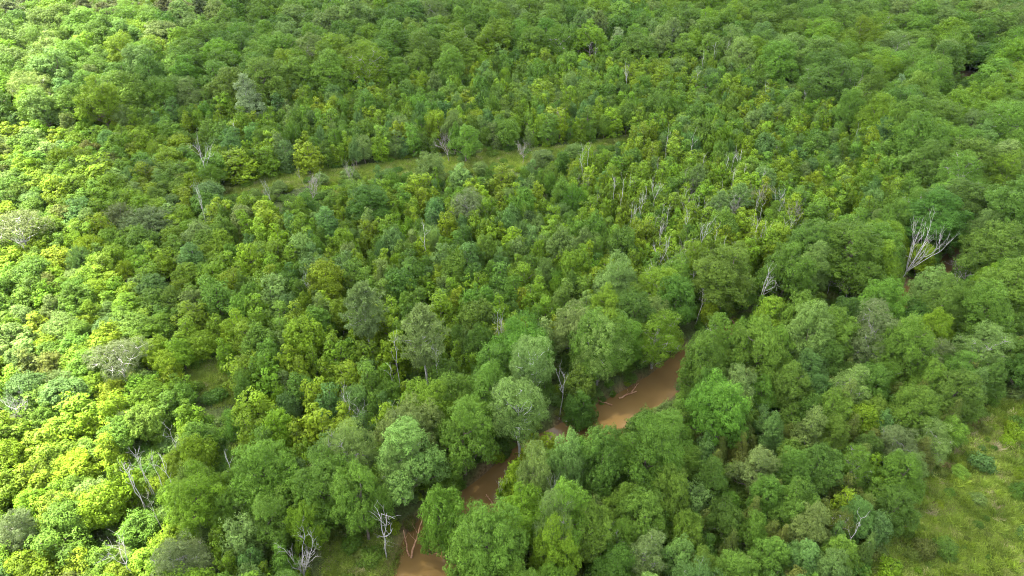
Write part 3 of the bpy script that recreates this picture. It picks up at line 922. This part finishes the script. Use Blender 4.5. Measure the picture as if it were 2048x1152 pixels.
# ------------------------------------------------------------------ labels
LAND = [('the silvery columnar poplar', 497, 198), ('the biggest bleached dead tree', 1822, 510), ('the pair of grey pines', 790, 650), ('the muddy creek bend', 1270, 815),
        ('the white-trunked creekside tree', 1036, 830), ('the grassy clearing', 760, 345), ('the clearing\'s right end', 1180, 300), ('the clearing\'s left end', 480, 380),
        ('the cluster of bleached snags', 300, 950), ('the bottom-edge white dead tree', 612, 1120), ('the creek-mouth white snag', 772, 1065), ('the lower creek pool', 975, 990),
        ('the right-hand meadow', 1960, 1000), ('the meadow\'s bottom corner', 1800, 1110), ('the meadow\'s top corner', 1990, 830), ('the upper creek reach', 1890, 545), ('the vine-clad leaning snag', 1505, 595),
        ('the paired white snags', 1680, 575), ('the grey snag grove', 1370, 430), ('the far pine clump', 1178, 45), ('the top-left brown pines', 330, 20),
        ('the flat-topped pale tree', 35, 452), ('the feathery grey willows', 275, 440), ('the grey twiggy dome tree', 233, 715), ('the bare bush at left edge', 45, 830),
        ('the bare tree beside the clearing', 898, 290), ('the bright yellow-green tree', 500, 515), ('the dark top-right hollow', 1940, 140), ('the meadow-side blue-green poplar', 1620, 862),
        ('the dark round meadow-side tree', 1715, 1038), ('the small grassy gap', 430, 765), ('the top-right corner', 2020, 20), ('the top-left corner', 20, 10), ('the bottom-left corner', 20, 1140),
        ('the bottom-centre creek mouth', 860, 1130), ('the right edge', 2040, 420), ('the left edge\'s sunlit patch', 20, 640), ('the photo\'s exact centre', 1024, 576), ('the top edge\'s middle', 800, 10),
        ('the upper-middle yellow-green crown', 930, 205), ('the white bank snag', 1120, 780), ('the pale dome in upper right', 2010, 330), ('the snag row in upper right', 1430, 110), ('the top-right pale snags', 1690, 160),
        ('the upper-middle tree wall', 740, 110), ('the upper-left blue-green poplar', 185, 165), ('the right-hand forest\'s middle', 1750, 260)]
ORD = ['nearest', 'second', 'third', 'fourth', 'fifth', 'sixth', 'seventh', 'eighth', 'ninth', 'tenth', 'eleventh', 'twelfth', 'thirteenth', 'fourteenth', 'fifteenth']
def relation(px, py):
    b = min(LAND, key=lambda l: math.hypot(px - l[1], (py - l[2]) * 1.5))
    dx, dy = px - b[1], (py - b[2]) * 1.5
    if math.hypot(dx, dy) < 14: return 'beside', b[0], 0
    if abs(dx) > abs(dy): return ('right of' if dx > 0 else 'left of'), b[0], math.hypot(dx, dy)
    return ('in front of' if dy > 0 else 'behind'), b[0], math.hypot(dx, dy)
def write_labels(items):
    """items: list of dict(o, words, px, py, group)"""
    B = {}
    for it in items:
        rel, land, d = relation(it['px'], it['py'])
        B.setdefault((it['words'], rel, land), []).append((d, it))
    for (words, rel, land), lst in B.items():
        lst.sort(key=lambda q: q[0])
        for k, (d, it) in enumerate(lst):
            w = words if len(lst) == 1 else '%s %s' % (ORD[min(k, 14)], words)
            it['o']['label'] = '%s %s %s' % (w, rel, land)

# ------------------------------------------------------------------ individuals
def empty(name, loc, rz, scale):
    e = bpy.data.objects.new(name, None); COL.objects.link(e)
    e.location = loc; e.rotation_euler = (0, 0, rz); e.scale = scale
    e.empty_display_size = .3
    return e
def child(name, me, parent):
    o = bpy.data.objects.new(name, me); COL.objects.link(o); o.parent = parent
    return o

WORDS = {'dome': 'round-crowned broadleaf tree', 'high': 'white-trunked high-crowned tree', 'ash': 'airy twiggy broadleaf tree', 'young': 'young slim tree', 'round': 'low rounded young tree', 'bold': 'clumpy-leaved young tree',
         'poplar': 'upright poplar', 'cedar': 'small bushy cedar', 'spread': 'flat-topped spreading tree', 'willow': 'feathery willow', 'pine': 'tall bare-trunked pine', 'shrub': 'small leafy shrub'}
CAT = {'broadleaf_tree': 'tree', 'young_tree': 'young tree', 'poplar_tree': 'poplar', 'cedar_tree': 'cedar', 'spreading_tree': 'tree', 'willow_tree': 'willow', 'pine_tree': 'pine', 'shrub': 'shrub'}
GROUP = {'broadleaf_tree': 'round-crowned broadleaf trees', 'young_tree': 'young trees of the regrowing forest', 'poplar_tree': 'upright poplars', 'cedar_tree': 'small cedars among the trees',
         'spreading_tree': 'flat-topped trees', 'willow_tree': 'feathery willows', 'pine_tree': 'tall pines', 'shrub': 'shrubs on the open ground'}
CUSTOM = {('poplar', 497, 198): 'tall silvery columnar poplar standing out behind the clearing', ('spread', 35, 452): 'flat-topped pale grey-green tree with bare trunk at left edge',
          ('spread', 233, 715): 'grey twiggy dome-shaped tree in the sunlit left thicket', ('bold', 500, 520): 'bright yellow-green tree with reddish stems left of centre',
          ('pine', 728, 622): 'left and darker of the two grey pines at centre', ('pine', 846, 672): 'right and taller of the two grey pines, trunk bare below',
          ('high', 1038, 790): 'pale tree with forked white trunk standing on the creek bank', ('dome', 1715, 1038): 'dark blue-green round tree beside the right-hand meadow',
          ('poplar', 1620, 862): 'blue-green pale poplar rising above the trees left of the meadow'}
hand_key = {}
for n_, h in enumerate(HAND):
    hand_key[id(TREES[n_])] = (h[0], h[1], h[2])
items = []
for t in SOLO:
    f = fam[t['kind']]
    R0, H0, cm, tm = PROTO[t['kind']][t['var']]
    e = empty(f, (t['x'], t['y'], t['z']), t['rz'], scl_of(t))
    c = child('crown', cm, e); c['tint'] = t['tint']
    child('trunk', tm, e)
    e['category'] = CAT[f]; e['group'] = GROUP[f]
    ck = hand_key.get(id(t))
    if ck in CUSTOM:
        e['label'] = CUSTOM[ck]
    else:
        size = 'large ' if t['kind'] in BIGK and t['R'] > 4.6 else ('small ' if t['kind'] in BIGK and t['R'] < 3.2 else '')
        items.append(dict(o=e, words=size + t['hue'] + ' ' + WORDS[t['kind']], px=t['px'], py=t['py']))

OPEN_FOOT = {0, 1, 2, 3, 4, 5, 6, 7, 8, 9, 10, 20, 22, 23, 42}
LEAN = {0: .12, 1: .18, 2: .12, 5: -.25, 6: .12}
DW = {'slender': 'slender bare snag', 'forked': 'bleached forked dead tree', 'spreading': 'bleached wide-branching dead tree', 'twiggy': 'leafless grey twiggy tree'}
DCUSTOM = {0: 'largest bleached dead tree, fan of bare limbs, by the upper creek', 1: 'leaning dead tree wrapped in vines above the creek bank', 8: 'bare white snag on the bank at the creek bend',
           9: 'white forked snag left of the bottom creek mouth', 10: 'bleached wide dead tree cut by the bottom edge', 20: 'bleached bare bush-like dead tree at the left edge', 22: 'bare grey-brown tree beside the grassy clearing'}
for n_, (style, bx, by, ty, v, sp) in enumerate(DEADS):
    foot = 0.0 if n_ in OPEN_FOOT else 3.6          # young growth hides the feet of the others
    p = at(bx, by, foot)
    z = max(gz(p[0], p[1]), -1.2)
    # height whose top projects to ty
    h = 1.0
    lo, hi = .5, 25.0
    for _ in range(30):
        h = (lo + hi) / 2
        if proj(p[0], p[1], z + h)[1] > ty: lo = h
        else: hi = h
    lst = PDEAD[style]
    H0, tm, lm = lst[v % len(lst)]
    s = h / H0
    wide = min(s, .95) * sp * (1.15 if s < .7 else 1.0)
    e = empty('dead_tree', (p[0], p[1], z), (n_ * 2.1) % 6.28, (wide, wide, s))
    e.rotation_mode = 'ZYX'; e.rotation_euler[1] = LEAN.get(n_, 0.0)
    child('trunk', tm, e)
    for m in lm: child('limb', m, e)
    if n_ in (1, 42):                                   # a creeper climbs the trunk
        vr = np.random.default_rng(n_)
        vz = vr.uniform(.3, H0 * .62, 150)
        va = vr.uniform(0, 6.28, 150)
        vc = np.stack([np.cos(va) * .18, np.sin(va) * .18, vz], 1)
        V_, F_, A_ = leaf_cloud(vc, unit(vc * np.array([1, 1, 0]) + np.array([0, 0, .02])), np.full(150, .30), 14, .20, vr)
        vn = child('vine', mesh_quads('vine', V_, F_, M_LEAF, attr=A_), e); vn['tint'] = HUES['mid-green']
    e['category'] = 'dead tree'; e['group'] = 'bare dead trees standing in the forest'
    if n_ in DCUSTOM: e['label'] = DCUSTOM[n_]
    else: items.append(dict(o=e, words=DW[style], px=bx, py=(by + ty) / 2))
write_labels(items)

# driftwood and fallen logs on the banks
def log(px, py, length, rad, az, tilt, seed, label, mat=M_LOG, z=None):
    r = np.random.default_rng(seed)
    p = at(px, py, -1.0)
    zz = max(gz(p[0], p[1]), WATER_Z) + rad * .6 if z is None else z
    T = Tubes(7)
    d = np.array([math.cos(az) * math.cos(tilt), math.sin(az) * math.cos(tilt), math.sin(tilt)])
    P = curve_pts(np.zeros(3), d * length, 6, .02, r)
    T.add(P, np.linspace(rad, rad * .5, 6))
    e = empty('fallen_log', (p[0], p[1], zz), 0, (1, 1, 1))
    child('trunk', T.mesh('log_trunk', mat), e)
    for k in range(2):
        B = Tubes(4)
        q = P[2 + k]
        grow(B, q, unit(d + r.normal(0, .7, 3) + np.array([0, 0, .4])), length * .3, rad * .35, 1, r, .2, 2)
        child('branch', B.mesh('log_branch', mat), e)
    e['label'] = label; e['category'] = 'log'; e['group'] = 'fallen logs along the creek'
log(822, 1112, 4.4, .13, 1.2, .75, 1, 'tall red-brown log leaning upright beside the bottom creek mouth')
log(818, 1108, 3.0, .10, 1.9, .55, 2, 'short brown log propped behind the leaning log at creek mouth')
log(1490, 672, 3.6, .17, 2.0, .35, 3, 'reddish fallen log lying on the bare creek bank')
log(1505, 668, 2.6, .13, 2.6, .15, 4, 'smaller reddish log at the foot of the bare creek bank')
log(1000, 1030, 2.2, .12, .6, .5, 5, 'dark broken log sticking out of the lower creek pool')
log(985, 1003, 1.4, .10, 2.4, .7, 6, 'short dark stub standing in the lower creek pool')
log(1122, 979, 3.0, .09, 3.0, .04, 7, 'thin white branch lying across the water by pale crown', mat=M_DEAD)
log(1238, 792, 3.0, .14, .4, .08, 8, 'brown driftwood log on the left bank of the creek bend')
log(1262, 782, 2.2, .10, .9, .15, 9, 'thin driftwood stick above the other driftwood at the creek bend')
log(1225, 806, 2.4, .12, 2.8, .1, 10, 'brown driftwood lying lowest on the bank of the creek bend')
log(1130, 838, 2.6, .08, .1, .12, 11, 'pale bare branch reaching over the water below the white snag', mat=M_DEAD)

# ------------------------------------------------------------------ undergrowth, grass, meadow (stuff)
und = np.random.default_rng(41)
SHR = [FLAT[('shrub', j)] for j in range(4)]
NU = 60000
ux = und.uniform(-250, 250, NU); uy = und.uniform(30, 350, NU)
keep = (abs(ux) < 22 + uy * .84) & (und.random(NU) < np.clip(1.6 - uy / 180, .25, 1))
ux, uy = ux[keep], uy[keep]
ud = creek_dist(ux, uy)
upx, upy, _ = proj(ux, uy, np.zeros(len(ux)))
pts, rot, scl, idx, tin = [], [], [], [], []
for i in range(len(ux)):
    if ud[i] < .2: continue
    if turf_at(upx[i], upy[i]) and und.random() > (.35 if upx[i] < 1500 and upy[i] > 600 else .10 if upx[i] < 1500 else .03): continue
    s = und.uniform(.45, 1.0)
    if ud[i] < 3: s *= .8
    pts.append((ux[i], uy[i], gz(ux[i], uy[i]) - .1)); rot.append((0, 0, und.uniform(0, 6.28))); scl.append((s, s, s * und.uniform(.6, 1.1)))
    idx.append(SHR[und.integers(0, 4)])
    tin.append(tint_of(pick(und, [('mid-green', 4), ('dark green', 2), ('pale green', 1), ('olive', 1), ('yellow-green', .8)]), und))
scatter('undergrowth', pts, rot, scl, idx, tin, (C_CROWN,), 'low leafy undergrowth filling the gaps beneath the trees', 'undergrowth')

def tuft(seed, n, h, spread, w, lean):
    r = np.random.default_rng(seed)
    b = np.stack([r.normal(0, spread, n), r.normal(0, spread, n), np.full(n, -.03)], 1)
    d = unit(np.stack([r.normal(0, lean, n), r.normal(0, lean, n), np.ones(n)], 1))
    hh = h * r.uniform(.5, 1.1, n)[:, None]
    side = unit(np.cross(d, r.normal(0, 1, (n, 3)))) * w
    mid = b + d * hh * .55
    d2 = unit(d + r.normal(0, .35, (n, 3)) - np.array([0, 0, .15]))
    top = mid + d2 * hh * .5
    q1 = np.stack([b - side, b + side, mid + side * .9, mid - side * .9], 1)
    q2 = np.stack([mid - side * .9, mid + side * .9, top + side * .15, top - side * .15], 1)
    V = np.concatenate([q1, q2], 1).reshape(-1, 3)
    F = np.arange(len(V)).reshape(-1, 4)
    var = np.repeat((1 + r.normal(0, .18, n)).clip(.5, 1.6), 2)
    return mesh_quads('tuft', V, F, M_LEAF, attr=var)
C_TUFT = collect('tuft_shape', [tuft(600, 80, .42, .30, .022, .8), tuft(601, 80, .36, .32, .022, .9), tuft(602, 90, .85, .26, .028, .55), tuft(603, 80, 1.05, .20, .030, .45)])
HG = {'a': (.195, .260, .042), 'b': (.245, .280, .075), 'c': (.150, .215, .032), 'd': (.34, .29, .17), 'e': (.190, .265, .030)}
grs = np.random.default_rng(51)
pts, rot, scl, idx, tin = [], [], [], [], []
def grass_patch(P, per_m2, tall, zt=0.0):
    W = np.array([at(px, py)[:2] for px, py in P])
    lo, hi = W.min(0), W.max(0)
    lo = np.maximum(lo, (-140, 36)); hi = np.minimum(hi, (110, 260))
    if (hi <= lo).any(): return
    n = int((hi - lo).prod() * per_m2)
    x = grs.uniform(lo[0], hi[0], n); y = grs.uniform(lo[1], hi[1], n)
    px, py, _ = proj(x, y, np.zeros(n))
    nn = fbm(x, y, 6, 61); n2 = fbm(x, y, 2.2, 62)
    for i in range(n):
        if px[i] > 2250 or py[i] > 1330 or not in_poly(px[i], py[i], P): continue
        bw = min(np.hypot(x[i] - at(*b[0])[0], y[i] - at(*b[0])[1]) / b[1] for b in bare)
        if bw < .75 and grs.random() < .75: continue
        big = tall and n2[i] > .25 and grs.random() < .5
        k = int(grs.integers(2, 4) if big else grs.integers(0, 2))
        s = grs.uniform(.7, 1.35)
        pts.append((x[i], y[i], gz(x[i], y[i]))); rot.append((0, 0, grs.uniform(0, 6.28))); scl.append((s, s, s * grs.uniform(.7, 1.2)))
        idx.append(k)
        h = pick(grs, [('a', 3), ('b', 1.2 + 1.0 * max(nn[i], -1)), ('c', 2.4 - 1.2 * nn[i]), ('d', .25 + (1.5 if bw < 1.3 else .4 * max(nn[i], 0))), ('e', 2.0 + n2[i])])
        c = np.array(HG[h]) * (1 + grs.normal(0, .2))
        tin.append(tuple(c.clip(.01, .5)))
for P in [CLEARING] + OPENINGS:
    grass_patch(P, 7.0, False)
grass_patch(MEADOW, 6.0, True)
scatter('meadow_grass', pts, rot, scl, idx, tin, (C_TUFT,), 'uneven tall grass of the clearing and the right-hand meadow', 'grass')
print('tufts', len(pts))

# ------------------------------------------------------------------ the cloud that shades all but the left of the valley
def cloud():
    r = np.random.default_rng(71)
    edge_px = [(100, 1500), (130, 1250), (190, 1130), (285, 1000), (325, 850), (300, 700), (255, 600), (195, 500), (135, 400), (115, 300), (235, 200), (355, 100), (420, 20), (460, -60)]
    E = np.array([at(px, py, 5)[:2] for px, py in edge_px])
    o = np.argsort(E[:, 1]); E = E[o]
    Rp, st = 2.3, 3.55
    X_, Y_ = np.meshgrid(np.arange(-190, 370, st), np.arange(-120, 520, st))
    x = (X_ + (np.arange(X_.shape[0]) % 2)[:, None] * st / 2).ravel(); y = Y_.ravel()
    x = x + r.normal(0, .45, len(x)); y = y + r.normal(0, .45, len(y)); n = len(x)
    xb = np.interp(y, E[:, 1], E[:, 0]) + 2.2 * fbm(x, y, 16, 81)
    W = 6 + y * .05
    u = np.clip((x - xb) / W * .5 + .5, 0, 1)
    far = np.minimum(np.minimum(370 - x, 520 - y), y + 120) / 40
    k = (r.random(n) < u ** 1.6 * np.clip(far, 0, 1))
    x, y = x[k], y[k]
    t = (720 + r.normal(0, 9, len(x))) / SUN_DIR.z
    P = np.stack([x + SUN_DIR.x * t, y + SUN_DIR.y * t, SUN_DIR.z * t], 1)
    import bmesh
    bm = bmesh.new(); bmesh.ops.create_icosphere(bm, subdivisions=2, radius=1)
    for v in bm.verts: v.co *= 1 + .18 * math.sin(v.co.x * 5 + v.co.y * 3) * math.cos(v.co.z * 4)
    me = bpy.data.meshes.new('puff'); bm.to_mesh(me); bm.free()
    m, nn, l = new_mat('cloud')
    d = nn.new('ShaderNodeBsdfDiffuse'); d.inputs[0].default_value = (.9, .9, .9, 1)
    tr = nn.new('ShaderNodeBsdfTranslucent'); tr.inputs[0].default_value = (.9, .9, .9, 1)
    mx = nn.new('ShaderNodeMixShader'); mx.inputs[0].default_value = .55
    l.new(d.outputs[0], mx.inputs[1]); l.new(tr.outputs[0], mx.inputs[2])
    oo = nn.new('ShaderNodeOutputMaterial'); l.new(mx.outputs[0], oo.inputs[0])
    me.materials.append(m)
    s = Rp * r.uniform(.88, 1.12, len(x))
    scatter('cloud', P, r.uniform(0, 6.28, (len(x), 3)), np.stack([s, s, s * .8], 1), np.zeros(len(x)), np.ones((len(x), 3)), (collect('puff_shape', [me]),), kind='structure')
cloud()

# ------------------------------------------------------------------ the thin summer haze over the valley
def haze():
    import bmesh
    bm = bmesh.new(); bmesh.ops.create_cube(bm, size=1)
    me = bpy.data.meshes.new('haze'); bm.to_mesh(me); bm.free()
    o = bpy.data.objects.new('haze', me); COL.objects.link(o)
    o.scale = (14000, 14000, 80); o.location = (0, 0, 36)
    m, n, l = new_mat('haze')
    v = n.new('ShaderNodeVolumePrincipled')
    v.inputs['Color'].default_value = (.72, .84, .95, 1)
    v.inputs['Density'].default_value = HAZE
    v.inputs['Anisotropy'].default_value = .2
    oo = n.new('ShaderNodeOutputMaterial'); l.new(v.outputs[0], oo.inputs['Volume'])
    me.materials.append(m)
    o['kind'] = 'stuff'; o['label'] = 'thin pale summer haze hanging over the whole valley'; o['category'] = 'haze'
haze()
